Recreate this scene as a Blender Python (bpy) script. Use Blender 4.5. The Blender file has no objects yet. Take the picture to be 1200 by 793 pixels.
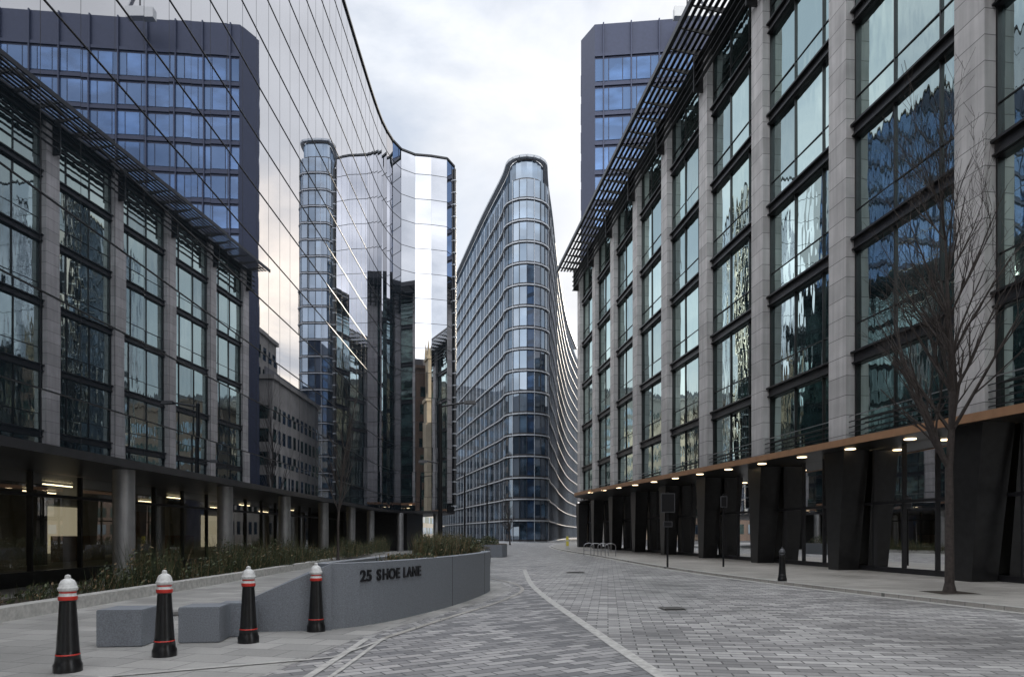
import bpy, bmesh, math, random
from mathutils import Vector, Matrix
random.seed(7)
R=random.Random(11)
S=bpy.context.scene
# ------------------------------------------------------------ materials
def nn(nt,t,**k):
    n=nt.nodes.new(t)
    for a,b in k.items(): setattr(n,a,b)
    return n
def mat(name,col,rough=.6,metal=0,var=.0,vscale=3,bump=0,bscale=40,ior=None,emit=None,estr=0):
    m=bpy.data.materials.new(name); m.use_nodes=True; nt=m.node_tree
    b=nt.nodes['Principled BSDF']; b.inputs['Base Color'].default_value=(*col,1)
    b.inputs['Roughness'].default_value=rough; b.inputs['Metallic'].default_value=metal
    if ior: b.inputs['IOR'].default_value=ior
    if emit: b.inputs['Emission Color'].default_value=(*emit,1); b.inputs['Emission Strength'].default_value=estr
    tc=nn(nt,'ShaderNodeTexCoord')
    if var:
        no=nn(nt,'ShaderNodeTexNoise'); no.inputs['Scale'].default_value=vscale; no.inputs['Detail'].default_value=6
        nt.links.new(tc.outputs['Object'],no.inputs['Vector'])
        mr=nn(nt,'ShaderNodeMapRange'); mr.inputs['From Min'].default_value=.3; mr.inputs['From Max'].default_value=.7
        mr.inputs['To Min'].default_value=1-var; mr.inputs['To Max'].default_value=1+var
        nt.links.new(no.outputs['Fac'],mr.inputs['Value'])
        mx=nn(nt,'ShaderNodeMix',data_type='RGBA',blend_type='MULTIPLY'); mx.inputs['Factor'].default_value=1
        mx.inputs['A'].default_value=(*col,1); nt.links.new(mr.outputs['Result'],mx.inputs['B'])
        nt.links.new(mx.outputs['Result'],b.inputs['Base Color'])
    if bump:
        n2=nn(nt,'ShaderNodeTexNoise'); n2.inputs['Scale'].default_value=bscale
        nt.links.new(tc.outputs['Object'],n2.inputs['Vector'])
        bp=nn(nt,'ShaderNodeBump'); bp.inputs['Strength'].default_value=bump; bp.inputs['Distance'].default_value=.02
        nt.links.new(n2.outputs['Fac'],bp.inputs['Height']); nt.links.new(bp.outputs['Normal'],b.inputs['Normal'])
    return m
def mirror_glass(name,base,tint,f0,fk,wav=0,wscale=.5,wd=.02,rough=.01,interior=None,zs=1):
    """coated glazing: dark body behind a fresnel weighted mirror coat"""
    m=bpy.data.materials.new(name); m.use_nodes=True; nt=m.node_tree; nt.nodes.clear()
    o=nn(nt,'ShaderNodeOutputMaterial'); mx=nn(nt,'ShaderNodeMixShader')
    d=nn(nt,'ShaderNodeBsdfDiffuse'); d.inputs['Color'].default_value=(*base,1)
    g=nn(nt,'ShaderNodeBsdfGlossy'); g.inputs['Color'].default_value=(*tint,1); g.inputs['Roughness'].default_value=rough
    fr=nn(nt,'ShaderNodeFresnel'); fr.inputs['IOR'].default_value=1.5
    ma=nn(nt,'ShaderNodeMath',operation='MULTIPLY_ADD'); ma.inputs[1].default_value=fk; ma.inputs[2].default_value=f0
    ma.use_clamp=True
    nt.links.new(fr.outputs[0],ma.inputs[0]); nt.links.new(ma.outputs[0],mx.inputs[0])
    nt.links.new(d.outputs[0],mx.inputs[1]); nt.links.new(g.outputs[0],mx.inputs[2]); nt.links.new(mx.outputs[0],o.inputs[0])
    tc=nn(nt,'ShaderNodeTexCoord')
    if interior:
        no=nn(nt,'ShaderNodeTexNoise'); no.inputs['Scale'].default_value=interior; no.inputs['Detail'].default_value=3
        mp=nn(nt,'ShaderNodeMapping'); mp.inputs['Scale'].default_value=(1,1,2.2)
        nt.links.new(tc.outputs['Object'],mp.inputs[0]); nt.links.new(mp.outputs[0],no.inputs[0])
        cr=nn(nt,'ShaderNodeValToRGB'); e=cr.color_ramp.elements
        e[0].position=.42; e[0].color=(base[0]*.4,base[1]*.4,base[2]*.4,1); e[1].position=.68; e[1].color=(base[0]*3,base[1]*3,base[2]*3,1)
        nt.links.new(no.outputs['Fac'],cr.inputs[0]); nt.links.new(cr.outputs[0],d.inputs['Color'])
    if wav:
        n2=nn(nt,'ShaderNodeTexNoise'); n2.inputs['Scale'].default_value=wscale; n2.inputs['Detail'].default_value=2
        mp2=nn(nt,'ShaderNodeMapping'); mp2.inputs['Scale'].default_value=(1,1,zs)
        nt.links.new(tc.outputs['Object'],mp2.inputs[0]); nt.links.new(mp2.outputs[0],n2.inputs['Vector'])
        bp=nn(nt,'ShaderNodeBump'); bp.inputs['Strength'].default_value=wav; bp.inputs['Distance'].default_value=wd
        nt.links.new(n2.outputs['Fac'],bp.inputs['Height']); nt.links.new(bp.outputs['Normal'],g.inputs['Normal'])
    return m
def clear_glass(name,tint=(.75,.82,.8)):
    m=bpy.data.materials.new(name); m.use_nodes=True; nt=m.node_tree; nt.nodes.clear()
    o=nn(nt,'ShaderNodeOutputMaterial'); mx=nn(nt,'ShaderNodeMixShader')
    t=nn(nt,'ShaderNodeBsdfTransparent'); t.inputs[0].default_value=(*tint,1)
    g=nn(nt,'ShaderNodeBsdfGlossy'); g.inputs['Roughness'].default_value=.01; g.inputs['Color'].default_value=(.9,.9,.9,1)
    fr=nn(nt,'ShaderNodeFresnel'); fr.inputs[0].default_value=1.5
    ma=nn(nt,'ShaderNodeMath',operation='MULTIPLY_ADD'); ma.inputs[1].default_value=1.3; ma.inputs[2].default_value=.2; ma.use_clamp=True
    nt.links.new(fr.outputs[0],ma.inputs[0]); nt.links.new(ma.outputs[0],mx.inputs[0])
    nt.links.new(t.outputs[0],mx.inputs[1]); nt.links.new(g.outputs[0],mx.inputs[2]); nt.links.new(mx.outputs[0],o.inputs[0])
    return m
def stone_joint(name,col,h=.8):
    m=mat(name,col,.7,var=.12,vscale=1.2,bump=.15,bscale=60); nt=m.node_tree; b=nt.nodes['Principled BSDF']
    src=b.inputs['Base Color'].links[0].from_socket
    tc=nn(nt,'ShaderNodeTexCoord'); sp=nn(nt,'ShaderNodeSeparateXYZ'); nt.links.new(tc.outputs['Object'],sp.inputs[0])
    dv=nn(nt,'ShaderNodeMath',operation='DIVIDE'); dv.inputs[1].default_value=h; nt.links.new(sp.outputs[2],dv.inputs[0])
    fc=nn(nt,'ShaderNodeMath',operation='FRACT'); nt.links.new(dv.outputs[0],fc.inputs[0])
    lt=nn(nt,'ShaderNodeMath',operation='LESS_THAN'); lt.inputs[1].default_value=.035; nt.links.new(fc.outputs[0],lt.inputs[0])
    fl=nn(nt,'ShaderNodeMath',operation='FLOOR'); nt.links.new(dv.outputs[0],fl.inputs[0])
    fy=nn(nt,'ShaderNodeMath',operation='DIVIDE'); fy.inputs[1].default_value=6.8; nt.links.new(sp.outputs[1],fy.inputs[0])
    fy2=nn(nt,'ShaderNodeMath',operation='ROUND'); nt.links.new(fy.outputs[0],fy2.inputs[0])
    cb=nn(nt,'ShaderNodeCombineXYZ'); nt.links.new(fl.outputs[0],cb.inputs[0]); nt.links.new(fy2.outputs[0],cb.inputs[1])
    wn=nn(nt,'ShaderNodeTexWhiteNoise'); nt.links.new(cb.outputs[0],wn.inputs[0])
    mr=nn(nt,'ShaderNodeMapRange'); mr.inputs['To Min'].default_value=.84; mr.inputs['To Max'].default_value=1.1; nt.links.new(wn.outputs['Value'],mr.inputs['Value'])
    m1=nn(nt,'ShaderNodeMix',data_type='RGBA',blend_type='MULTIPLY'); m1.inputs['Factor'].default_value=1
    nt.links.new(src,m1.inputs['A']); nt.links.new(mr.outputs[0],m1.inputs['B'])
    # rain streaks: noise stretched along z
    mp=nn(nt,'ShaderNodeMapping'); mp.inputs['Scale'].default_value=(5,5,.25); nt.links.new(tc.outputs['Object'],mp.inputs[0])
    ns=nn(nt,'ShaderNodeTexNoise'); ns.inputs['Scale'].default_value=1; ns.inputs['Detail'].default_value=4; nt.links.new(mp.outputs[0],ns.inputs[0])
    ms_=nn(nt,'ShaderNodeMapRange'); ms_.inputs['From Min'].default_value=.35; ms_.inputs['From Max'].default_value=.6; ms_.inputs['To Min'].default_value=.85; ms_.inputs['To Max'].default_value=1.04; nt.links.new(ns.outputs['Fac'],ms_.inputs['Value'])
    m3=nn(nt,'ShaderNodeMix',data_type='RGBA',blend_type='MULTIPLY'); m3.inputs['Factor'].default_value=1
    nt.links.new(m1.outputs['Result'],m3.inputs['A']); nt.links.new(ms_.outputs[0],m3.inputs['B'])
    m2=nn(nt,'ShaderNodeMix',data_type='RGBA'); m2.inputs['B'].default_value=(col[0]*.3,col[1]*.3,col[2]*.3,1)
    nt.links.new(lt.outputs[0],m2.inputs['Factor']); nt.links.new(m3.outputs['Result'],m2.inputs['A'])
    nt.links.new(m2.outputs['Result'],b.inputs['Base Color'])
    return m
def paving(name,c1,c2,mort,bw,bh,rot,msize=.008,rough=.55,dirt=.25):
    m=bpy.data.materials.new(name); m.use_nodes=True; nt=m.node_tree; b=nt.nodes['Principled BSDF']
    tc=nn(nt,'ShaderNodeTexCoord'); mp=nn(nt,'ShaderNodeMapping'); mp.inputs['Rotation'].default_value=(0,0,math.radians(rot))
    nt.links.new(tc.outputs['Object'],mp.inputs[0])
    br=nn(nt,'ShaderNodeTexBrick'); br.inputs['Color1'].default_value=(*c1,1); br.inputs['Color2'].default_value=(*c2,1); br.inputs['Mortar'].default_value=(*mort,1)
    br.inputs['Scale'].default_value=1; br.inputs['Brick Width'].default_value=bw; br.inputs['Row Height'].default_value=bh
    br.inputs['Mortar Size'].default_value=msize; br.inputs['Mortar Smooth'].default_value=.2; br.inputs['Bias'].default_value=-.1
    nt.links.new(mp.outputs[0],br.inputs['Vector'])
    no=nn(nt,'ShaderNodeTexNoise'); no.inputs['Scale'].default_value=.35; no.inputs['Detail'].default_value=8; no.inputs['Roughness'].default_value=.65
    nt.links.new(tc.outputs['Object'],no.inputs[0])
    mr=nn(nt,'ShaderNodeMapRange'); mr.inputs['From Min'].default_value=.3; mr.inputs['From Max'].default_value=.7
    mr.inputs['To Min'].default_value=1-dirt; mr.inputs['To Max'].default_value=1+dirt; nt.links.new(no.outputs['Fac'],mr.inputs['Value'])
    n3=nn(nt,'ShaderNodeTexNoise'); n3.inputs['Scale'].default_value=30; n3.inputs['Detail'].default_value=4; nt.links.new(tc.outputs['Object'],n3.inputs[0])
    mr3=nn(nt,'ShaderNodeMapRange'); mr3.inputs['To Min'].default_value=.8; mr3.inputs['To Max'].default_value=1.2; nt.links.new(n3.outputs['Fac'],mr3.inputs['Value'])
    mx=nn(nt,'ShaderNodeMix',data_type='RGBA',blend_type='MULTIPLY'); mx.inputs['Factor'].default_value=1
    nt.links.new(br.outputs['Color'],mx.inputs['A']); nt.links.new(mr.outputs[0],mx.inputs['B'])
    my=nn(nt,'ShaderNodeMix',data_type='RGBA',blend_type='MULTIPLY'); my.inputs['Factor'].default_value=1
    nt.links.new(mx.outputs['Result'],my.inputs['A']); nt.links.new(mr3.outputs[0],my.inputs['B'])
    nt.links.new(my.outputs['Result'],b.inputs['Base Color'])
    bp=nn(nt,'ShaderNodeBump'); bp.inputs['Strength'].default_value=.5; bp.inputs['Distance'].default_value=.006; bp.invert=True
    nt.links.new(br.outputs['Fac'],bp.inputs['Height']); nt.links.new(bp.outputs[0],b.inputs['Normal'])
    rr=nn(nt,'ShaderNodeMapRange'); rr.inputs['From Min'].default_value=.3; rr.inputs['From Max'].default_value=.7
    rr.inputs['To Min'].default_value=rough-.13; rr.inputs['To Max'].default_value=rough+.15; nt.links.new(no.outputs['Fac'],rr.inputs['Value'])
    nt.links.new(rr.outputs[0],b.inputs['Roughness'])
    return m
M={}
M['mirror']=mirror_glass('mirror_glazing',(.012,.017,.022),(.88,.89,.94),.42,.85)
M['joint']=mat('glazing_joint',(.012,.013,.016),.4)
M['darkmetal']=mat('dark_bronze_metal',(.03,.03,.034),.4,.3,var=.2)
M['black']=mat('black_cladding',(.016,.016,.017),.35,.2,var=.3,vscale=4)
M['stone']=stone_joint('pier_stone',(.48,.465,.46))
M['rg1']=mirror_glass('window_glass_a',(.022,.04,.036),(.62,.76,.73),.04,.85,wav=.7,wscale=1.1,interior=.6,zs=.3)
M['rg2']=mirror_glass('window_glass_b',(.012,.022,.022),(.6,.73,.72),.02,.72,wav=.8,wscale=1.4,interior=.5,zs=.25)
M['rg3']=mirror_glass('window_glass_c',(.055,.085,.075),(.7,.84,.8),.06,.9,wav=.6,wscale=.9,interior=.8,zs=.3)
M['clear']=clear_glass('clear_glass')
M['bronze']=mat('canopy_bronze',(.36,.20,.11),.5,.3,var=.1)
M['steel']=mat('brushed_steel',(.36,.36,.37),.45,.85,var=.1)
M['silver']=mat('silver_spandrel',(.40,.42,.45),.5,.2,var=.08)
M['fg1']=mirror_glass('tower_glass_a',(.035,.055,.08),(.68,.78,.9),.22,.9,wav=.2,wscale=.4,interior=.15)
M['fg2']=mirror_glass('tower_glass_b',(.10,.12,.15),(.68,.78,.9),.17,.9)
M['fg3']=mirror_glass('tower_glass_c',(.02,.03,.045),(.62,.74,.88),.22,.8)
M['tg1']=mirror_glass('blue_glass_a',(.03,.06,.125),(.38,.54,.86),.2,.65,wav=.2,interior=.2)
M['tg2']=mirror_glass('blue_glass_b',(.05,.085,.16),(.40,.56,.86),.16,.55)
M['navy']=mat('navy_cladding',(.038,.046,.085),.45,.2,var=.1)
M['granite']=mat('granite',(.185,.20,.225),.6,var=.25,vscale=60,bump=.2,bscale=120)
M['letter']=mat('letter_metal',(.012,.012,.015),.4,.3)
M['soil']=mat('soil',(.03,.022,.015),.95,var=.3,vscale=20)
M['bblack']=mat('bollard_black',(.008,.008,.009),.28,var=.3,vscale=15,bump=.05)
M['bwhite']=mat('bollard_white',(.62,.62,.61),.4,var=.15,vscale=30)
M['bred']=mat('bollard_red',(.5,.03,.02),.4)
M['wall']=mat('lobby_wall',(.3,.3,.275),.7,var=.25,vscale=1)
M['wood']=mat('lobby_wood',(.25,.15,.08),.5,var=.3,vscale=2)
M['warm']=mat('lamp_warm',(.9,.8,.6),.5,emit=(1,.75,.45),estr=5)
M['warmp']=mat('lit_panel',(.7,.68,.6),.6,emit=(1,.8,.55),estr=.4)
M['brick']=paving('dark_brick',(.13,.085,.06),(.19,.12,.08),(.14,.13,.11),.24,.09,0)
M['lime']=mat('limestone',(.50,.43,.31),.8,var=.15,vscale=.6)
M['lime2']=mat('grey_limestone',(.25,.235,.22),.8,var=.2,vscale=.5)
M['roof']=mat('roof_grey',(.12,.12,.13),.8,var=.2)
M['bark']=mat('bark',(.05,.04,.036),.85,var=.3,vscale=12,bump=.4,bscale=30)
M['leafd']=mat('leaf_dark',(.03,.042,.02),.6); M['leafm']=mat('leaf_mid',(.07,.085,.035),.6); M['leafb']=mat('leaf_dry',(.2,.14,.075),.7)
M['pole']=mat('pole_black',(.012,.012,.014),.4,.3)
M['iron']=mat('cast_iron',(.10,.095,.09),.6,.3,var=.3,vscale=30,bump=.5,bscale=90)
M['signback']=mat('sign_grey',(.1,.1,.11),.5,.4)
M['yellow']=mat('keep_left_yellow',(.7,.6,.08),.5)
M['setts']=paving('granite_setts',(.20,.195,.195),(.44,.43,.42),(.09,.088,.088),.40,.18,8,dirt=.28,msize=.011)
M['setts2']=paving('granite_setts_dark',(.14,.14,.145),(.40,.39,.385),(.065,.065,.068),.36,.17,-32,dirt=.2,msize=.011)
M['flags']=paving('pavement_flags',(.30,.285,.26),(.38,.36,.335),(.13,.13,.125),.9,.45,-8,dirt=.25,rough=.6)
M['flagsl']=paving('plaza_flags',(.25,.245,.235),(.36,.35,.335),(.11,.11,.108),.75,.5,12,dirt=.24,rough=.6)
M['kerb']=mat('kerb_granite',(.43,.42,.40),.6,var=.25,vscale=9)
M['asphalt']=mat('ground_asphalt',(.06,.06,.062),.8,var=.25,vscale=2)
# ------------------------------------------------------------ mesh builder
class MB:
    def __init__(s,name): s.name=name; s.v=[]; s.f=[]; s.m=[]; s.mats=[]
    def mi(s,k):
        if k not in s.mats: s.mats.append(k)
        return s.mats.index(k)
    def quad(s,pts,k):
        b=len(s.v); s.v+= [tuple(p) for p in pts]; s.f.append(tuple(range(b,b+len(pts)))); s.m.append(s.mi(k))
    def hexa(s,p,k):
        b=len(s.v); s.v+=[tuple(q) for q in p]; i=s.mi(k)
        for f in ((0,3,2,1),(4,5,6,7),(0,1,5,4),(1,2,6,5),(2,3,7,6),(3,0,4,7)):
            s.f.append(tuple(b+x for x in f)); s.m.append(i)
    def box(s,x0,x1,y0,y1,z0,z1,k,L=None):
        p=[(x0,y0,z0),(x1,y0,z0),(x1,y1,z0),(x0,y1,z0),(x0,y0,z1),(x1,y0,z1),(x1,y1,z1),(x0,y1,z1)]
        if L: p=[L(*q) for q in p]
        s.hexa(p,k)
    def tbox(s,a,b,za,zb,k,L=None):
        p=[(a[0],a[2],za),(a[1],a[2],za),(a[1],a[3],za),(a[0],a[3],za),(b[0],b[2],zb),(b[1],b[2],zb),(b[1],b[3],zb),(b[0],b[3],zb)]
        if L: p=[L(*q) for q in p]
        s.hexa(p,k)
    def beam(s,p,q,w,h,k):
        p=Vector(p); q=Vector(q); d=(q-p).normalized()
        up=Vector((0,0,1)) if abs(d.z)<.95 else Vector((0,1,0))
        r=d.cross(up).normalized()*w/2; u=r.cross(d).normalized()*h/2
        s.hexa([p-r-u,p+r-u,q+r-u,q-r-u,p-r+u,p+r+u,q+r+u,q-r+u],k)
    def cone(s,p,q,r0,r1,k,n=8,cap=True):
        p=Vector(p); q=Vector(q); d=(q-p).normalized()
        a=d.orthogonal().normalized(); c=d.cross(a); b=len(s.v); i=s.mi(k)
        for P,r in((p,r0),(q,r1)):
            for j in range(n):
                t=2*math.pi*j/n; s.v.append(tuple(P+a*math.cos(t)*r+c*math.sin(t)*r))
        for j in range(n):
            s.f.append((b+j,b+(j+1)%n,b+n+(j+1)%n,b+n+j)); s.m.append(i)
        if cap:
            s.f.append(tuple(b+n+j for j in range(n))); s.m.append(i)
            s.f.append(tuple(b+n-1-j for j in range(n))); s.m.append(i)
    def prism(s,pts,z0,z1,k,kt=None,top=True):
        b=len(s.v); n=len(pts)
        s.v+=[(x,y,z0) for x,y in pts]+[(x,y,z1) for x,y in pts]
        for j in range(n):
            s.f.append((b+j,b+(j+1)%n,b+n+(j+1)%n,b+n+j)); s.m.append(s.mi(k))
        if top: s.f.append(tuple(range(b+n,b+2*n))); s.m.append(s.mi(kt or k))
        s.f.append(tuple(range(b+n-1,b-1,-1))); s.m.append(s.mi(kt or k))
    def lathe(s,c,prof,n=24):
        b=len(s.v)
        for r,z,_ in prof:
            for j in range(n):
                t=2*math.pi*j/n; s.v.append((c[0]+r*math.cos(t),c[1]+r*math.sin(t),c[2]+z))
        for i in range(len(prof)-1):
            for j in range(n):
                s.f.append((b+i*n+j,b+i*n+(j+1)%n,b+(i+1)*n+(j+1)%n,b+(i+1)*n+j)); s.m.append(s.mi(prof[i][2]))
        s.f.append(tuple(b+(len(prof)-1)*n+j for j in range(n))); s.m.append(s.mi(prof[-1][2]))
        s.f.append(tuple(b+n-1-j for j in range(n))); s.m.append(s.mi(prof[0][2]))
    def done(s,parent=None,smooth=False,fix=False):
        me=bpy.data.meshes.new(s.name); me.from_pydata(s.v,[],s.f); 
        for k in s.mats: me.materials.append(M[k])
        me.polygons.foreach_set('material_index',s.m)
        if smooth: me.polygons.foreach_set('use_smooth',[True]*len(s.f))
        me.update()
        if fix:
            bm=bmesh.new(); bm.from_mesh(me); bmesh.ops.recalc_face_normals(bm,faces=bm.faces); bm.to_mesh(me); bm.free()
        o=bpy.data.objects.new(s.name,me); S.collection.objects.link(o)
        if parent: o.parent=parent
        if smooth:
            try: me.set_sharp_from_angle(angle=math.radians(35))
            except Exception: pass
        return o
def empty(name):
    e=bpy.data.objects.new(name,None); S.collection.objects.link(e); return e
def catmull(P,step):
    out=[]
    for i in range(len(P)-1):
        p0=Vector(P[max(i-1,0)]);p1=Vector(P[i]);p2=Vector(P[i+1]);p3=Vector(P[min(i+2,len(P)-1)])
        n=max(1,int((p2-p1).length/.25))
        for j in range(n):
            t=j/n; out.append(.5*((2*p1)+(p2-p0)*t+(2*p0-5*p1+4*p2-p3)*t*t+(3*p1-p0-3*p2+p3)*t**3))
    out.append(Vector(P[-1]))
    res=[out[0]]; acc=0
    for a,b in zip(out,out[1:]):
        L=(b-a).length
        while acc+L>=step and L>0:
            t=(step-acc)/L; a=a.lerp(b,t); res.append(a.copy()); L=(b-a).length; acc=0
        acc+=L
    if (res[-1]-out[-1]).length>.2: res.append(out[-1])
    return [(p.x,p.y) for p in res]
def offset(P,d):
    o=[]
    for i,p in enumerate(P):
        a=Vector(P[max(i-1,0)]); b=Vector(P[min(i+1,len(P)-1)]); t=(b-a).normalized()
        o.append((p[0]+t.y*d,p[1]-t.x*d))
    return o
# ------------------------------------------------------------ ground
def sheet(name,pts,z,k,h=None):
    m=MB(name)
    if h: m.prism(pts,z-h,z,k)
    else: m.quad([(x,y,z) for x,y in pts],k)
    return m.done(fix=bool(h))
sheet('ground',[(-900,-600),(900,-600),(900,1500),(-900,1500)],-.004,'asphalt')
kerbR=catmull([(19,-30),(13.5,2),(11.6,9),(10.3,13.8),(8.3,22),(6.9,32),(5.9,48),(4.6,68),(5.2,90),(9,115),(14,150)],1.5)
sheet('street_paving',[(-9,-30)]+kerbR+[(-4,150),(-6,118),(-3,100),(-3,66),(-9.0,60)],.004,'setts')
sheet('left_pavement',[(-25,-30),(-4.9,-30),(-3.9,2),(-3.1,6),(-2.35,10.4),(-1.6,13),(-.4,17),(0.0,19.5),(-.3,22),(-1.6,25),(-3.4,35),(-4.6,50),(-3.8,60),(-3.4,66),(-5,72),(-12,92),(-30,112),(-60,112),(-60,60)],.008,'flagsl')
sheet('street_paving_junction',[(-3.0,6.2),(-2.2,10.35),(-1.45,13),(-.25,17),(.15,19.5),(-.15,22),(.6,22),(.85,17),(1.27,12),(1.67,7.6),(2.2,2),(-2.6,2)],.008,'setts2')
sheet('right_pavement',kerbR+[(26,150),(14,112),(12,82),(9.6,79),(30,76),(40,0),(40,-30)],.10,'flags',.12)
m=MB('kerb')
o1=offset(kerbR,-.26); o2=offset(kerbR,-.003)
for i in range(len(kerbR)-1):
    m.quad([(*o1[i],.012),(*o2[i],.012),(*o2[i+1],.012),(*o1[i+1],.012)],'kerb')
o3=offset(kerbR,.22)
for i in range(len(kerbR)-1):
    m.quad([(*kerbR[i],.104),(*o3[i],.104),(*o3[i+1],.104),(*kerbR[i+1],.104)],'kerb')
m.done()
def strip(mb,P,w,z,k):
    a=offset(P,w/2); b=offset(P,-w/2)
    for i in range(len(P)-1): mb.quad([(*a[i],z),(*b[i],z),(*b[i+1],z),(*a[i+1],z)],k)
m=MB('paving_channel_and_sun_band')
strip(m,catmull([(2.3,2),(1.67,7.6),(1.27,12),(.85,17),(.6,22),(.55,30)],1),.17,.014,'kerb')
strip(m,catmull([(-2.7,2),(-2.35,6),(-2.25,8),(-2.2,10.35)],1),.10,.018,'kerb')
strip(m,catmull([(-2.45,2),(-2.1,6),(-2.0,8),(-1.95,10.35)],1),.06,.018,'kerb')
strip(m,[(-8.6,6.0),(-5.1,7.25),(-2.3,8.75),(-1.9,10.3)],.06,.022,'kerb')
strip(m,catmull([(-1.95,10.35),(-1.3,12.6),(-.5,15.2),(-.02,17.2),(.3,19.4),(0.0,22),(-1.2,25.5)],.5),.1,.018,'flags')  # pale band put in for a curved patch of sunlight bounced off the glass
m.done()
for (x,y,w,d,a) in [(3.4,14.5,.5,.5,.14),(-6.6,13.5,.6,.6,.2),(2.6,28,.7,.7,.1)]:
    m=MB('access_cover'); c,s_=math.cos(a),math.sin(a)
    for (k,ww,dd,z) in (('iron',w,d,.026),('kerb',w-.06,d-.06,.030),('iron',w-.09,d-.09,.034)):
        m.quad([(x+c*i*ww/2-s_*j*dd/2,y+s_*i*ww/2+c*j*dd/2,z) for i,j in((-1,-1),(1,-1),(1,1),(-1,1))],k)
    m.done()
# ------------------------------------------------------------ left building
LB=empty('curved_glass_office_building')
P=catmull([(-11.1,-8),(-11.08,0),(-11.05,20),(-11.05,30),(-11.08,42),(-11.15,50),(-11.15,55.5),(-11.0,58.8),(-10.5,61.5),(-9.7,62.9),(-8.6,63.35),(-7.4,63.5),(-6.4,63.7),(-5.75,64.4),(-5.6,65.9),(-6.6,69),(-9.5,76),(-16,86),(-30,96)],1.5)
Z0,ZT=3.5,36.6
rows=[3.72]+[5.0+2.3*i for i in range(0,14)]+[ZT]
rows=sorted(set(rows)); rows=[z for z in rows if z<=ZT]
m=MB('glass_panels')
for i in range(len(P)-1):
    a,b=Vector((*P[i],0)),Vector((*P[i+1],0)); t=(b-a).normalized(); n=Vector((t.y,-t.x,0))
    for z0,z1 in zip(rows,rows[1:]):
        d=[R.uniform(-.0011,.0011) for _ in range(3)]; d.append(d[0]+d[2]-d[1])
        m.quad([a+n*d[0]+Vector((0,0,z0)),b+n*d[1]+Vector((0,0,z0)),b+n*d[2]+Vector((0,0,z1)),a+n*d[3]+Vector((0,0,z1))],'mirror')
m.done(LB)
m=MB('glazing_joints')
oa=offset(P,.012)
for z in rows[1:]:
    for i in range(len(P)-1): m.beam((*oa[i],z),(*oa[i+1],z),.03,.028,'joint')
oa=offset(P,.003)
for i in range(1,len(P)-1): m.box(oa[i][0]-.003,oa[i][0]+.003,oa[i][1]-.002,oa[i][1]+.002,3.7,ZT,'joint')
oa=offset(P,.03)
for i in range(len(P)-1):
    m.beam((*oa[i],ZT+.08),(*oa[i+1],ZT+.08),.14,.16,'joint'); m.beam((*oa[i],3.6),(*oa[i+1],3.6),.16,.22,'darkmetal')
for i,p in enumerate(P):
    if 64.0<p[1]<69.5 and p[0]>-7.2:
        q=offset(P,.1)[i]
        for z in [4.2+1.15*j for j in range(28)]:
            m.box(q[0]-.14,q[0]+.14,q[1]-.14,q[1]+.14,z,z+.1,'silver')
            m.box(q[0]-.09,q[0]+.09,q[1]-.09,q[1]+.09,z+.1,z+1.15,'joint')
m.done(LB)
m=MB('structure'); Q=offset(P,-.12)
m.prism(Q+[(-45,96),(-45,-8)],Z0+.02,ZT-.05,'black','darkmetal')
m.done(LB)
m=MB('ground_floor')
G=offset(catmull([(-11.1,-8),(-11.1,0),(-11.1,50),(-11.1,60)],2.4),-3.6)
for i in range(len(G)-1):
    m.quad([(*G[i],.45),(*G[i+1],.45),(*G[i+1],Z0),(*G[i],Z0)],'clear')
    m.box(G[i][0]-.05,G[i][0]+.09,G[i][1]-.04,G[i][1]+.04,.4,Z0,'black')
m.box(-15,-14.6,-8,60,0,.45,'black'); m.box(-14.75,-14.6,-8,60,2.75,2.85,'black')
m.box(-24,-23.7,-8,80,0,Z0,'wall')
m.quad([(-24,-8,.4),(-14.7,-8,.4),(-14.7,60,.4),(-24,60,.4)],'wall')
for y in range(-2,62,9):
    m.box(-23.69,-23.6,y,y+3.4,.6,3.0,'warmp' if (y//9)%2 else 'wood')
    m.box(-19.6,-19.2,y+4,y+7.2,.4,1.5,'wood'); m.box(-18.5,-18.1,y+1,y+1.6,.4,Z0,'black')
    m.box(-17.2,-17.12,y,y+1.6,3.40,3.44,'warm'); m.box(-20.8,-20.7,y+4,y+6,3.40,3.44,'warm')
m.prism([(-12,63),(-10,65),(-9,69),(-20,86),(-40,92),(-40,60),(-14.8,60.1)],0,Z0,'black')
m.done(LB)
m=MB('columns')
for y in [-1.2,6,13.2,20.4,27.6,34.8,42,49.2,56]:
    m.lathe((-11.6,y,0),[(.36,0,'steel'),(.36,.15,'steel'),(.30,.16,'steel'),(.30,Z0,'steel')],28)
for c in [(-10.2,62.3),(-7.2,65.0)]: m.lathe((*c,0),[(.3,0,'steel'),(.3,Z0,'steel')],20)
m.done(LB,True)
m=MB('low_planter_wall'); W=catmull([(-9.6,2),(-9.2,10),(-9.25,17),(-9.3,25),(-9.6,35),(-10,44),(-10.0,54)],1.2)
Wi=offset(W,-.35)
for i in range(len(W)-1):
    p=[(*W[i],0),(*W[i+1],0),(*Wi[i+1],0),(*Wi[i],0)]; h=.26
    m.hexa(p+[(x,y,h) for x,y,_ in p],'kerb')
m.done(fix=True)
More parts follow.
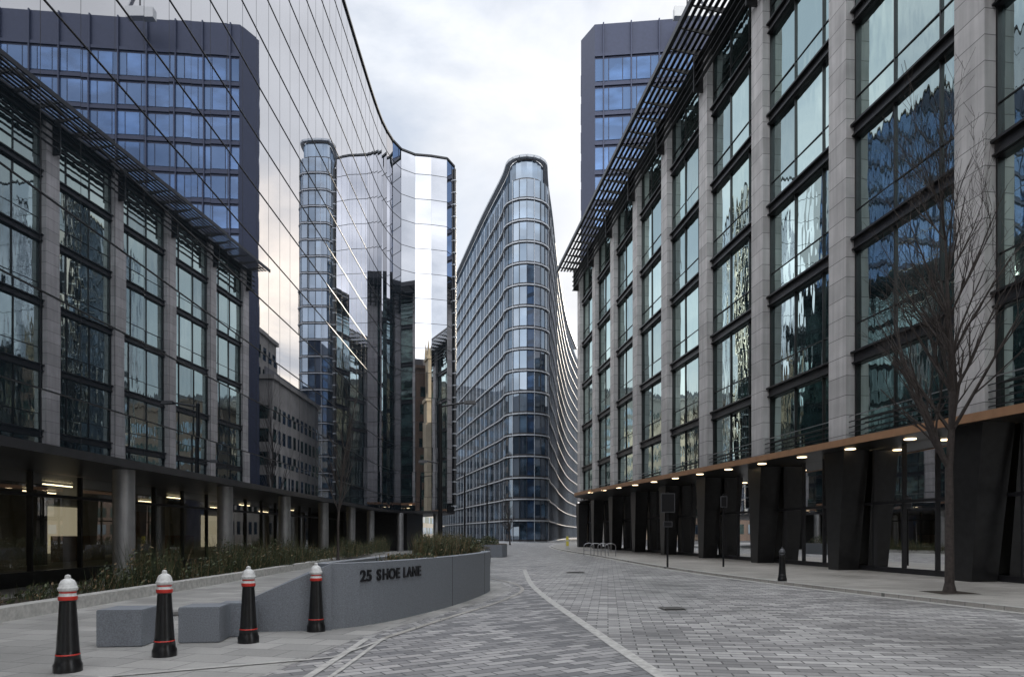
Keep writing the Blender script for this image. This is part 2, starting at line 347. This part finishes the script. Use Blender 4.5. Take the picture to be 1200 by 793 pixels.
def foliage(name,spots,n,size,mats=('leafd','leafm','leafb'),w=(6,4,1),tall=False,seed=3):
    r=random.Random(seed); m=MB(name); ks=[]
    for k,c in zip(mats,w): ks+=[k]*c
    tot=sum(s[3]*s[4] for s in spots)
    for (x,y,z,rx,rz,*ry) in spots:
        ryy=ry[0] if ry else rx
        for _ in range(int(n*rx*rz/tot)):
            while True:
                u=Vector((r.uniform(-1,1),r.uniform(-1,1),r.uniform(0,1)))
                if u.length<1: break
            p=Vector((x+u.x*rx,y+u.y*ryy,z+u.z*rz)); k=r.choice(ks)
            if tall and r.random()<.5:
                d=Vector((r.uniform(-.35,.35),r.uniform(-.35,.35),1)).normalized(); L=rz*r.uniform(.5,1.3); s=.008
                p.z=z; e=p+d*L; m.quad([p-Vector((s,0,0)),p+Vector((s,0,0)),e],k); continue
            d=Vector((r.gauss(0,1),r.gauss(0,1),r.gauss(0,.7)+.3)).normalized(); a=d.orthogonal().normalized(); s=size*r.uniform(.6,1.4)
            c=d.cross(a)
            m.quad([p-a*s,p+c*s*.5,p+a*s,p-c*s*.5],k)
    return m.done()
sp=[]
r=random.Random(5)
y=4
while y<54:
    hh=r.uniform(.2,.35) if y<17 else r.uniform(.4,1.25)
    sp.append((-10.3+r.uniform(-.2,.2),y,.2,r.uniform(.45,.8),hh)); y+=r.uniform(.5,1.1)
foliage('shrub_bed',sp,16000,.05,tall=True,w=(6,4,2))
sheet('planting_soil',[(-9.5,2),(-9.5,34),(-10.2,54),(-11.2,54),(-11.2,2)],.16,'soil')
# ------------------------------------------------------------ granite planter with lettering
PL=empty('granite_planter')
OUT=catmull([(-3.05,11.35),(-2.55,11.85),(-2.08,12.8),(-1.4,14.8),(-.9,17),(-.62,19),(-.75,20.2),(-1.3,20.9),(-2.0,20.5),(-2.6,18),(-2.95,15.5),(-3.2,13.2),(-3.35,12.0),(-3.3,11.5),(-3.05,11.35)],.3)
INN=[]
C=OUT[:-1]; n=len(C)
for i in range(n):
    a=Vector(C[i-1]); b=Vector(C[(i+1)%n]); t=(b-a).normalized(); INN.append((C[i][0]-t.y*.25,C[i][1]+t.x*.25))
m=MB('wall'); H=1.1
for i in range(n):
    j=(i+1)%n
    m.quad([(*C[i],0),(*C[j],0),(*C[j],H),(*C[i],H)],'granite')
    m.quad([(*C[i],H),(*C[j],H),(*INN[j],H),(*INN[i],H)],'granite')
    m.quad([(*INN[i],H),(*INN[j],H),(*INN[j],.6),(*INN[i],.6)],'granite')
m.quad([(x,y,1.0) for x,y in INN],'soil')
m.done(PL)
m=MB('wedge_end')
m.hexa([(-4.35,11.05,0),(-2.98,11.27,0),(-3.2,11.9,0),(-4.45,11.6,0),(-4.35,11.05,.5),(-2.98,11.27,1.103),(-3.2,11.9,1.103),(-4.45,11.6,.5)],'granite')
m.done(PL,fix=True)
m=MB('joints')
for i in (14,24,34,44):
    p=C[i]
    m.box(p[0]-.004,p[0]+.004,p[1]-.008,p[1]+.008,0,H+.002,'joint')
m.done(PL)
adv={'2':.46,'5':.50,' ':.34,'S':.58,'H':.74,'O':.76,'E':.60,'L':.52,'A':.68,'N':.76}
txt='25 SHOE LANE'; size=.235
front=C[:40]
def along(s_):
    acc=0
    for a,b in zip(front,front[1:]):
        a=Vector(a); b=Vector(b); l=(b-a).length
        if acc+l>=s_:
            return a.lerp(b,(s_-acc)/l),(b-a).normalized()
        acc+=l
acc=0; start=0
for a,b in zip(front,front[1:]):
    l=(Vector(b)-Vector(a)).length
    if a[1]>11.6 and b[0]/b[1]>-175/800: start=acc; break
    acc+=l
tot=sum(adv[c] for c in txt)*size
sc=1.95/tot; pos=start
for c in txt:
    w=adv[c]*size*sc
    if c!=' ':
        p_,t=along(pos+w/2); nrm=Vector((t.y,-t.x)); p_=p_+nrm*.012
        tc=bpy.data.curves.new('letter_'+c,'FONT'); tc.body=c; tc.size=.27; tc.extrude=.012; tc.align_x='CENTER'; tc.offset=.006
        to=bpy.data.objects.new('letter_'+c,tc); S.collection.objects.link(to); tc.materials.append(M['letter'])
        to.matrix_world=Matrix(((t.x,0,nrm.x,p_.x),(t.y,0,nrm.y,p_.y),(0,1,0,.78),(0,0,0,1))); to.parent=PL
    pos+=w
sp=[]
for i in range(40):
    yy=r.uniform(13.4,20); xx=-2.35+(yy-13)*.14+r.uniform(-.35,.35)
    sp.append((xx,yy,1.0,r.uniform(.2,.35),r.uniform(.3,.62) if yy>14.5 else .2))
foliage('planter_grasses',sp,11000,.035,w=(5,5,4),tall=True,seed=9)
for i,(x,y,w,d,rot) in enumerate([(-5.55,9.9,.62,.62,.1),(-4.6,10.25,.58,.6,.12),(-4.3,10.75,.5,.45,.2)]):
    bm=bmesh.new(); bmesh.ops.create_cube(bm,size=1); bmesh.ops.scale(bm,vec=(w,d,.52),verts=bm.verts)
    bmesh.ops.bevel(bm,geom=bm.edges[:],offset=.012,segments=2,affect='EDGES')
    me=bpy.data.meshes.new('granite_seat_block'); bm.to_mesh(me); bm.free(); me.materials.append(M['granite'])
    o=bpy.data.objects.new('granite_seat_block',me); S.collection.objects.link(o); o.location=(x,y,.27); o.rotation_euler=(0,0,rot)
for (x0,x1,y0,y1) in [(-3.2,-1.4,33,39),(-2.6,-.6,46,52)]:
    PB=MB('stone_planter'); pts=catmull([(x0,y0),(x1,y0),(x1+.2,(y0+y1)/2),(x1,y1),(x0,y1),(x0-.2,(y0+y1)/2),(x0,y0)],.5)
    PB.prism(pts[:-1],.01,.85,'granite','soil'); PB.done(fix=True)
    foliage('planter_shrub',[(x0+.9,y0+1.2+i*1.4,.85,.8,.6) for i in range(4)],1500,.05,seed=int(y0))
# ------------------------------------------------------------ bollards
def bollard(x,y,z=0,white=True,s=1.0):
    m=MB('bollard')
    k='bwhite' if white else 'signback'; rd='bred' if white else 'bblack'
    pf=[(.15,0,'bblack'),(.15,.09,'bblack'),(.135,.12,'bblack'),(.125,.2,rd),(.128,.207,rd),(.122,.217,'bblack'),(.118,.26,'bblack'),
        (.085,.82,'bblack'),(.098,.835,rd),(.1,.86,rd),(.098,.88,k),(.088,.895,k),(.086,.915,rd),(.087,.935,k),(.102,.95,k),(.105,.975,k),(.092,.995,k),(.088,1.02,k),(.068,1.06,k),(.03,1.085,k),(.032,1.1,k),(.028,1.12,k),(.0,1.13,k)]
    pf=[(a*s,b*s,c) for a,b,c in pf]
    m.lathe((x,y,z),pf,12)
    m.done(smooth=True)
for p in [(-5.14,7.9),(-4.53,8.9),(-3.86,10.0),(-3.2,11.15)]: bollard(*p)
bollard(8.55,21.6,.1,False,.95)
# ------------------------------------------------------------ right building
RB=empty('stone_pier_office_building')
u=Vector((-.125,1,0)).normalized(); nv=Vector((-u.y,u.x,0))
def L(s_,n_,z): 
    p=Vector((17,0,0))+u*s_+nv*n_; return (p.x,p.y,z)
s0=21.4*1.0078; ds=6.87*1.0078
piers=[s0+ds*i for i in range(-3,9)]
lev=[5.3,9.0,13.6,18.2,22.8,27.4,31.2]
m=MB('stone_piers')
for s_ in piers: m.box(s_-.6,s_+.6,-.7,0,5.25,31.0,'stone',L)
m.done(RB)
mg=MB('windows'); mf=MB('window_frames')
for s_ in piers[:-1]:
    a=s_+.6; b=s_+ds-.6
    for i,(z0,z1) in enumerate(zip(lev,lev[1:])):
        mf.box(a,b,-.62,-.34,z1-.55,z1-.02,'darkmetal',L)
        mf.box(a,b,-.3399,-.18,z1-.12,z1-.04,'black',L)
        mf.box(a,b,-.3399,-.24,z1-.52,z1-.46,'black',L)
        zb,zt=z0,z1-.55
        ww=(b-a); cuts=[a,a+ww*.2,a+ww*.6,b]
        tr=zb+(zt-zb)*.28
        for c0,c1 in zip(cuts,cuts[1:]):
            k=R.choice(['rg1','rg1','rg2','rg3','rg2'])
            for q0,q1 in ((zb,tr),(tr,zt)):
                e=.014; d=[-.5+R.uniform(-e,e) for _ in range(3)]; d.append(d[0]+d[2]-d[1])
                mg.quad([L(c0,d[0],q0),L(c1,d[1],q0),L(c1,d[2],q1),L(c0,d[3],q1)],k)
        for c in cuts[1:-1]: mf.box(c-.03,c+.03,-.53,-.43,zb,zt,'black',L)
        mf.box(a,a+.07,-.55,-.38,zb,zt,'black',L); mf.box(b-.07,b,-.55,-.38,zb,zt,'black',L)
        mf.box(a+.07,b-.07,-.53,-.46,tr-.02,tr+.02,'black',L)
    for j in range(5): mf.box(a,b,-.16,-.12,5.45+j*.22,5.48+j*.22,'steel' if j==4 else 'darkmetal',L)
mg.done(RB); mf.done(RB)
m=MB('structure')
m.box(piers[0],piers[-1]+.55,-26,-.71,5.2,31.1,'black',L)
m.box(piers[0],piers[-1]+.55,-26,-8,0,5.2,'black',L)
m.box(piers[-1]+.6001,piers[-1]+1.0,-25,-.3,0,31.1,'stone',L)
m.box(piers[0],piers[-1]+.6,-20,-4.5,31.1,34.5,'darkmetal',L)
m.done(RB)
m=MB('brise_soleil')
for j,nn_ in enumerate([.25,.6,.95,1.3,1.65,2.0]):
    m.box(piers[0],piers[-1]+1.2,nn_,nn_+.2,31.25,31.30,'black',L)
m.box(piers[0],piers[-1]+1.25,2.2,2.32,31.1,31.42,'darkmetal',L)
m.box(piers[0],piers[-1]+1.2,-.7,.1,31.1,31.35,'darkmetal',L)
s_=piers[0]
while s_<piers[-1]+1:
    p=[L(s_-.04,.1,30.9),L(s_+.04,.1,30.9),L(s_+.04,2.2,31.2),L(s_-.04,2.2,31.2)]
    q=[L(s_-.04,.1,31.24),L(s_+.04,.1,31.24),L(s_+.04,2.2,31.24),L(s_-.04,2.2,31.24)]
    m.hexa(p+q,'black'); s_+=ds/4
for zz in (29.0,29.5,30.0,30.5):
    m.box(piers[0],piers[-1]+.9,.35,.55,zz,zz+.05,'black',L)
for s_ in piers: m.box(s_-.06,s_+.06,.001,.6,28.7,30.9,'black',L)
m.done(RB)
m=MB('canopy')
near=[(17-.125*y-.5,y) for y in (0,6)]
front=near+[(15.5,13.2),(14.3,19),(12,30),(9.9,40),(7.8,50),(6.3,57.5),(5.75,60.5),(5.8,62.5),(6.8,65.5),(8.2,68.5)]
front=catmull(front,1.2)
back=[(17-.125*y+3.2,y) for y in (68.5,0)]
m.prism(front+back,5.0,5.16,'black')
fo=offset(front,-.05)
for i in range(len(front)-1): m.beam((*fo[i],5.1),(*fo[i+1],5.1),.1,.26,'bronze')
m.done(RB)
m=MB('soffit_downlights'); mz=MB('ground_floor')
x,y=15.9,21.6
while y<59:
    m.lathe((x-.9,y,4.975),[(.2,0,'warm'),(.2,.022,'warm')],16); x-=.245*2.9; y+=2.9
for yy in (18.7,15.8,12.9): m.lathe((15.0+(21.6-yy)*.22,yy,4.975),[(.2,0,'warm'),(.2,.022,'warm')],16)
m.done(RB)
mz.box(piers[0],piers[-1]+.55,-8,-3,4.99,5.195,'black',L)
mz.box(piers[0],piers[-1]+.55,-.7,-.02,5.165,5.245,'black',L)
for i,s_ in enumerate(piers):
    mz.tbox((s_-.15,s_+.55,-.85,.05),(s_-.7,s_+.7,-.95,.15),.1,4.99,'black',L)
    if i<len(piers)-1:
        for j in range(4):
            cc=s_+.9+(ds-1.8)*j/3
            mz.box(cc-.04,cc+.04,-1.1,-.97,.1,4.98,'darkmetal',L)
        mz.box(s_,s_+ds,-1.09,-.98,2.75,2.87,'darkmetal',L); mz.box(s_,s_+ds,-1.09,-.98,.1,.3,'darkmetal',L)
        mz.quad([L(s_,-1.05,.1),L(s_+ds,-1.05,.1),L(s_+ds,-1.05,4.98),L(s_,-1.05,4.98)],'clear')
        mz.box(s_+1.2,s_+3.6,-7.9,-7.85,.8,3.2,R.choice(['warmp','wood','wall','wood']),L)
        mz.box(s_+.3,s_+.9,-5.2,-4.6,.1,4.98,'wall',L)
        for j in range(3): mz.box(s_+1+j*2,s_+1.3+j*2,-4.5,-4.2,4.93,4.985,'warm',L)
mz.quad([L(piers[0],-7.95,.105),L(piers[-1],-7.95,.105),L(piers[-1],-1.0,.105),L(piers[0],-1.0,.105)],'wall')
mz.quad([L(piers[0],-7.95,.1),L(piers[-1],-7.95,.1),L(piers[-1],-7.95,5.0),L(piers[0],-7.95,5.0)],'wall')
mz.done(RB,fix=False)
# ------------------------------------------------------------ navy tower
TB=empty('blue_glass_tower')
HT=61.2
TP=[(17,104),(8.35,82.6),(9.7,80),(45,76.5)]
m=MB('structure'); m.prism(TP+[(45,112)],0,HT,'navy'); m.prism([(18,86),(40,84),(40,100),(18,100)],HT+.01,HT+3,'navy'); m.done(TB,fix=True)
m=MB('windows'); f=3.45
def facade(m,a,b,z0,z1,fh,pw,ks,sill,head,out=.05,bw=.12):
    a=Vector((*a,0)); b=Vector((*b,0)); Ln=(b-a).length; t=(b-a)/Ln; nr=Vector((t.y,-t.x,0))
    nb=max(1,round(Ln/pw)); w=Ln/nb; z=z0
    while z+fh<=z1+.01:
        for i in range(nb):
            p=a+t*(i*w+bw/2)+nr*out; q=a+t*((i+1)*w-bw/2)+nr*out
            d=[R.uniform(-.006,.006) for _ in range(2)]
            m.quad([p+Vector((0,0,z+sill)),q+nr*d[0]+Vector((0,0,z+sill)),q+nr*(d[0]+d[1])+Vector((0,0,z+fh-head)),p+nr*d[1]+Vector((0,0,z+fh-head))],R.choice(ks))
        z+=fh
facade(m,TP[2],TP[3],2,HT-1.5,f,1.6,['tg1','tg1','tg2'],.75,.15,bw=.1)
facade(m,TP[0],TP[1],2,HT-1.5,f,1.6,['tg1','tg2'],.75,.15,bw=.1)
m.done(TB)
m=MB('fins')
a=Vector((*TP[2],0)); b=Vector((*TP[3],0)); t=(b-a).normalized(); nr=Vector((t.y,-t.x,0))
for i in range(0,22,2):
    p=a+t*(1+i*1.6)+nr*.15; m.beam(p,p+Vector((0,0,HT)),.14,.3,'navy')
for z in [2+f*i for i in range(17)]:
    m.beam(a+nr*.1+Vector((0,0,z+.3)),b+nr*.1+Vector((0,0,z+.3)),.2,.35,'navy')
m.done(TB)
m=MB('maintenance_crane')
bx,by=23,82; m.box(bx-1,bx+1,by-1,by+1,HT,HT+1.0,'bwhite'); m.cone((bx,by,HT+1),(bx,by,HT+2.4),.35,.3,'bwhite')
m.beam((bx+2.0,by+.6,HT+2.3),(bx-3.4,by-5.6,HT+2.0),.35,.4,'bwhite'); m.beam((bx-3.4,by-5.6,HT+2),(bx-3.4,by-5.6,HT-.6),.12,.12,'pole')
m.box(bx-4.9,bx-1.9,by-6,by-5.2,HT-2.0,HT-.9,'bwhite'); m.box(bx+1.2,bx+2.6,by+.2,by+1.2,HT+1.7,HT+2.6,'pole')
m.cone((12,84,HT),(12,84,HT+3),.05,.03,'pole')
m.done(TB)
# ------------------------------------------------------------ rounded flatiron tower
def banded(name,full,fh,NF,setlast=.9,caps=(12,-12),close=[]):
    FB=empty(name); HF=fh*NF+.3
    m=MB('glass_walls'); ms=MB('spandrels'); mm=MB('mullions')
    for k in range(NF):
        z=k*fh
        setb=-.0 if k<NF-1 else -setlast
        o=offset(full,setb); os_=offset(full,setb+.12)
        for i in range(len(o)-1):
            kk_=R.choice(['fg1','fg1','fg1','fg2','fg3'])
            e=R.uniform(-.01,.01)
            m.quad([(*o[i],z+.55),(*o[i+1],z+.55),(o[i+1][0],o[i+1][1]+e,z+fh-.15),(o[i][0],o[i][1]+e,z+fh-.15)],kk_)
            ms.beam((*os_[i],z+.1),(*os_[i+1],z+.1),.45,.2,'silver')
            ms.beam((*o[i],z+.385),(*o[i+1],z+.385),.1,.34,'darkmetal')
            if k<NF-1: mm.box(os_[i][0]-.04,os_[i][0]+.04,os_[i][1]-.08,os_[i][1]+.08,z+.22,z+fh-.02,'silver' if i%3==0 else 'darkmetal')
    o=offset(full,-.5)
    for i in range(len(o)-1): ms.beam((*o[i],HF),(*o[i+1],HF),.9,.45,'silver')
    m.done(FB); ms.done(FB); mm.done(FB)
    m=MB('core'); m.prism(offset(full,-1.3)+close,0,HF,'black','roof')
    if caps: m.prism(offset(full,-2.2)[caps[0]:caps[1]],HF+.01,HF+.8,'silver','roof')
    m.done(FB,fix=True)
arc=[(2.65+3.95*math.cos(math.radians(t)),126+3.95*math.sin(math.radians(t))) for t in range(186,357,17)]
full=catmull([(-21.5,205),(-14.0,175),(-6.9,147),(-2.2,130)]+arc+[(7.2,133),(8.9,147),(12,175),(17.5,216),(24,250)],1.35)
banded('rounded_flatiron_office_tower',full,3.83,18)
full2=catmull([(20.6,182),(19.0,170),(18.6,163.5),(19.6,160.7),(22,160),(26.5,160.3),(27.6,162),(27.8,168),(27.8,182)],1.6)
banded('banded_glass_tower',full2,3.9,24,caps=None)
# ------------------------------------------------------------ background buildings
def block(name,x0,x1,y0,y1,h,kw,kg,fh=3.8,pw=2.6,sides='NSEW',sill=1.0,head=.6,bw=1.1,cornice=True):
    e=empty(name); m=MB('walls'); m.box(x0,x1,y0,y1,0,h,kw); 
    if cornice:
        m.box(x0-.4,x1+.4,y0-.4,y1+.4,h+.005,h+.7,kw); m.box(x0+2,x1-2,y0+2,y1-2,h+.71,h+2.6,'roof')
    m.done(e); w=MB('windows')
    if 'S' in sides: facade(w,(x0,y0),(x1,y0),.5,h-.3,fh,pw,kg,sill,head,.03,bw=bw)
    if 'E' in sides: facade(w,(x1,y0),(x1,y1),.5,h-.3,fh,pw,kg,sill,head,.03,bw=bw)
    if 'N' in sides: facade(w,(x1,y1),(x0,y1),.5,h-.3,fh,pw,kg,sill,head,.03,bw=bw)
    if 'W' in sides: facade(w,(x0,y1),(x0,y0),.5,h-.3,fh,pw,kg,sill,head,.03,bw=bw)
    w.done(e); return e
block('stone_office_building',21,32,108,126,36,'lime2',['fg3','rg2'])
block('stone_office_building',17,20.8,112,140,27,'lime2',['fg3','rg2'])
block('glass_office_building',54,90,120,150,45,'navy',['tg1','fg1'],bw=.3)
block('dark_office_building',-160,-30,228,260,50,'lime2',['fg3','rg2'],pw=3.5)
block('dark_office_building',-120,-46,140,190,30,'brick',['fg3','rg2'],pw=3.5,sides='SE')
# behind the camera
block('brick_office_building',-34,-12,-60,-42,33,'brick',['rg2','rg3'])
block('brick_office_building',4,42,-38,-24,38,'brick',['rg2','rg3'])
block('stone_office_building',-10,3,-64,-48,40,'lime2',['rg2','rg3'])
CH=empty('church_tower')
m=MB('walls')
cx,cy=9.5,-20.5
m.box(cx-1.9,cx+1.9,cy-1.9,cy+1.9,0,30,'lime'); m.box(cx-2.2,cx+2.2,cy-2.2,cy+2.2,30.01,30.7,'lime')
m.box(cx-1.6,cx+1.6,cy-1.6,cy+1.6,30.71,39,'lime'); m.box(cx-1.9,cx+1.9,cy-1.9,cy+1.9,39.01,39.6,'lime')
for a in(-1,1):
    for b in(-1,1):
        m.lathe((cx+a*1.5,cy+b*1.5,39.61),[(.35,0,'lime'),(.3,1.5,'lime'),(.18,2.4,'lime'),(.02,4,'lime')],8)
m.lathe((cx,cy,39.61),[(.9,0,'lime'),(.9,2,'lime'),(.6,3,'lime'),(.02,7,'lime')],8)
m.done(CH)
m=MB('belfry_openings')
for d in (-1,1):
    m.box(cx-.5,cx+.5,cy+d*1.62-.02,cy+d*1.62+.02,32,36.5,'black'); m.box(cx+d*1.62-.02,cx+d*1.62+.02,cy-.5,cy+.5,32,36.5,'black')
    m.box(cx-.4,cx+.4,cy+d*1.92-.02,cy+d*1.92+.02,14,18,'black'); m.box(cx-.4,cx+.4,cy+d*1.92-.02,cy+d*1.92+.02,23,26,'black')
m.done(CH)
# ------------------------------------------------------------ bare trees
def bare_tree(name,x,y,z,h,r0,spread,seed,lev_=5,lean=(0,0),tw=3):
    rr=random.Random(seed); m=MB(name)
    def grow(p,d,L,rad,lv):
        segs=4 if lv>2 else 3
        for i in range(segs):
            d=(d+Vector((rr.gauss(0,.07),rr.gauss(0,.07),.05+.02*rr.random()))).normalized()
            q=p+d*L/segs; ra=rad*(1-.6*i/segs); rb=rad*(1-.6*(i+1)/segs)
            m.cone(p,q,max(ra,.004),max(rb,.003),'bark',6 if lv>2 else 4,cap=False); p=q
            if lv>0:
                for _ in range(2 if lv<4 else 1+(i>0)*2):
                    if rr.random()<(.85 if i>0 or lv<4 else 0):
                        a=rr.uniform(0,2*math.pi); sd=Vector((math.cos(a),math.sin(a),0))
                        nd=(d*rr.uniform(.75,1.1)+sd*spread*rr.uniform(.6,1.2)).normalized()
                        grow(p,nd,L*rr.uniform(.42,.62),rb*rr.uniform(.5,.7),lv-1)
    trunk=Vector((x,y,z))
    p=trunk; d=Vector((lean[0],lean[1],1)).normalized()
    tl=h*.2; m.cone(p,p+d*.25,r0*1.5,r0,'bark',10,cap=False); m.cone(p+d*.25,p+d*tl,r0,r0*.85,'bark',10,cap=False)
    p=p+d*tl
    n=9
    for i in range(n):
        d=(d+Vector((rr.gauss(0,.05),rr.gauss(0,.05),.08))).normalized(); q=p+d*(h*.8/n)
        ra=r0*.85*(1-i/n)+.008; rb=r0*.85*(1-(i+1)/n)+.008
        m.cone(p,q,ra,rb,'bark',8,cap=False); p=q
        if i<n-1:
            for _ in range(tw):
                a=rr.uniform(0,2*math.pi); nd=(Vector((math.cos(a)*spread,math.sin(a)*spread,.9))).normalized()
                grow(p,nd,h*.3*(1-.5*i/n)*rr.uniform(.7,1.1),rb*.6,lev_-3)
    return m.done(smooth=False)
bare_tree('bare_street_tree',11.15,17.4,.1,10.8,.11,.48,4,5,tw=5)
bare_tree('bare_street_tree',-9.3,36.5,.2,9.0,.07,.3,8,4)
bare_tree('bare_street_tree',-.3,96,0,6,.12,.8,12,5,tw=4)
m=MB('tree_pit'); m.quad([(10.65,16.9,.106),(11.65,16.9,.106),(11.65,17.9,.106),(10.65,17.9,.106)],'soil'); m.done()
# ------------------------------------------------------------ street furniture
m=MB('street_lamp'); lx,ly=-4.1,39
m.lathe((lx,ly,0),[(.17,0,'pole'),(.17,1.1,'pole'),(.13,1.2,'pole'),(.115,4,'pole'),(.10,8.9,'pole'),(.11,9.0,'pole'),(.02,9.15,'pole')],12)
m.cone((lx,ly,8.85),(lx+1.5,ly,9.1),.06,.05,'pole'); m.tbox((lx+1.35,lx+2.05,ly-.18,ly+.18),(lx+1.4,lx+2.0,ly-.1,ly+.1),9.0,9.18,'pole')
m.cone((lx,ly,5.6),(lx-.8,ly,5.75),.045,.04,'pole'); m.tbox((lx-1.25,lx-.75,ly-.16,ly+.16),(lx-1.2,lx-.8,ly-.08,ly+.08),5.64,5.8,'pole')
m.done()
def lamp2(x,y,h):
    m=MB('street_lamp'); m.lathe((x,y,0),[(.14,0,'pole'),(.14,1,'pole'),(.09,1.1,'pole'),(.08,h,'pole'),(.01,h+.1,'pole')],10)
    m.cone((x,y,h-.1),(x-.8,y,h),.04,.04,'pole'); m.tbox((x-1.3,x-.7,y-.12,y+.12),(x-1.2,x-.8,y-.08,y+.08),h-.05,h+.09,'pole'); m.done()
lamp2(-5.0,72,8); lamp2(-3.2,88,8)
def sign(x,y,z,h,w,plates):
    m=MB('traffic_sign'); m.lathe((x,y,z),[(.045,0,'pole'),(.04,h,'pole'),(.0,h+.02,'pole')],10)
    for (zb,zt,ww) in plates: m.box(x-ww/2,x+ww/2,y-.075,y-.05,z+zb,z+zt,'signback'); m.box(x-ww/2+.03,x+ww/2-.03,y-.079,y-.0755,z+zb+.03,z+zt-.03,'pole')
    m.done()
sign(6.95,30.5,.1,3.35,.6,[(2.45,3.3,.62),(1.8,2.05,.4)])
sign(9.6,31,.1,3.3,.4,[(2.7,3.2,.3)])
for i in range(4):
    m=MB('bicycle_rack'); x0=4.95+i*.42; y0=47-i*.5
    pts=[(x0,y0,.1),(x0,y0,.75)]+[(x0+.35-.35*math.cos(a),y0-.0,.75+.2*math.sin(a)) for a in [math.pi*j/8 for j in range(1,8)]]+[(x0+.7,y0,.75),(x0+.7,y0,.1)]
    for a,b in zip(pts,pts[1:]): m.cone(a,b,.026,.026,'steel',8)
    m.cone((x0,y0,.45),(x0+.7,y0,.45),.018,.018,'steel',8)
    m.done()
m=MB('keep_left_bollard'); m.tbox((5.0,5.4,64,64.25),(5.05,5.35,64.02,64.22),.1,1.0,'bwhite'); m.tbox((5.05,5.35,64.02,64.22),(5.12,5.28,64.05,64.2),1.001,1.35,'yellow'); m.box(5.08,5.32,63.99,64.02,.45,.9,'yellow'); m.done()
# ------------------------------------------------------------ sky, sun, camera
el,az=17,24
W=bpy.data.worlds.new('World'); S.world=W; W.use_nodes=True; nt=W.node_tree; nt.nodes.clear()
out=nn(nt,'ShaderNodeOutputWorld'); b1=nn(nt,'ShaderNodeBackground'); b2=nn(nt,'ShaderNodeBackground'); mx=nn(nt,'ShaderNodeMixShader')
sk=nn(nt,'ShaderNodeTexSky',sky_type='NISHITA'); sk.sun_disc=False; sk.sun_elevation=math.radians(el); sk.sun_rotation=math.radians(az)
b1.inputs[1].default_value=.15; nt.links.new(sk.outputs[0],b1.inputs[0])
b2.inputs[0].default_value=(.945,.965,1,1); 
tc=nn(nt,'ShaderNodeTexCoord'); mp=nn(nt,'ShaderNodeMapping'); mp.inputs['Scale'].default_value=(1,1,1.8); mp.inputs['Location'].default_value=(.35,.1,.2); nt.links.new(tc.outputs['Generated'],mp.inputs[0])
no=nn(nt,'ShaderNodeTexNoise'); no.inputs['Scale'].default_value=2.8; no.inputs['Detail'].default_value=9; no.inputs['Roughness'].default_value=.55; no.inputs['Distortion'].default_value=.3
nt.links.new(mp.outputs[0],no.inputs[0])
mr=nn(nt,'ShaderNodeMapRange'); mr.inputs['From Min'].default_value=.4; mr.inputs['From Max'].default_value=.62; mr.inputs['To Min'].default_value=.4; nt.links.new(no.outputs['Fac'],mr.inputs['Value'])
n4=nn(nt,'ShaderNodeTexNoise'); n4.inputs['Scale'].default_value=3.5; n4.inputs['Detail'].default_value=6; nt.links.new(mp.outputs[0],n4.inputs[0])
m4=nn(nt,'ShaderNodeMapRange'); m4.inputs['From Min'].default_value=.3; m4.inputs['From Max'].default_value=.7; m4.inputs['To Min'].default_value=.9; m4.inputs['To Max'].default_value=1.3; nt.links.new(n4.outputs['Fac'],m4.inputs['Value'])
# unseen clouds overhead and behind boosted to lift street light; veil ahead left dimmer
sp_=nn(nt,'ShaderNodeSeparateXYZ'); nt.links.new(tc.outputs['Generated'],sp_.inputs[0])
ty=nn(nt,'ShaderNodeMath',operation='MULTIPLY_ADD'); ty.inputs[1].default_value=-.6; nt.links.new(sp_.outputs[1],ty.inputs[0]); nt.links.new(sp_.outputs[2],ty.inputs[2])
tm=nn(nt,'ShaderNodeMapRange',interpolation_type='SMOOTHSTEP'); tm.inputs['From Min'].default_value=.2; tm.inputs['From Max'].default_value=.8; tm.inputs['To Min'].default_value=1.0; tm.inputs['To Max'].default_value=3.2; nt.links.new(ty.outputs[0],tm.inputs['Value'])
mu=nn(nt,'ShaderNodeMath',operation='MULTIPLY'); nt.links.new(m4.outputs[0],mu.inputs[0]); nt.links.new(tm.outputs[0],mu.inputs[1])
nt.links.new(mu.outputs[0],b2.inputs[1])
nt.links.new(mr.outputs[0],mx.inputs[0]); nt.links.new(b1.outputs[0],mx.inputs[1]); nt.links.new(b2.outputs[0],mx.inputs[2]); nt.links.new(mx.outputs[0],out.inputs[0])
sd=bpy.data.lights.new('sun','SUN'); sd.energy=4.5; sd.angle=math.radians(.5); sd.color=(1,.9,.75)
so=bpy.data.objects.new('sun',sd); S.collection.objects.link(so)
e_,a_=math.radians(el),math.radians(az)
dirv=Vector((math.sin(a_)*math.cos(e_),math.cos(a_)*math.cos(e_),math.sin(e_)))
so.rotation_euler=dirv.to_track_quat('Z','Y').to_euler()
cd=bpy.data.cameras.new('camera'); cd.lens=24; cd.sensor_width=36; cd.shift_y=.1904; cd.clip_end=3000; cd.clip_start=.1
co=bpy.data.objects.new('camera',cd); S.collection.objects.link(co); co.location=(0,0,1.6); co.rotation_euler=(math.radians(90),0,0)
S.camera=co
S.view_settings.view_transform='Standard'; S.view_settings.look='None'; S.view_settings.exposure=0
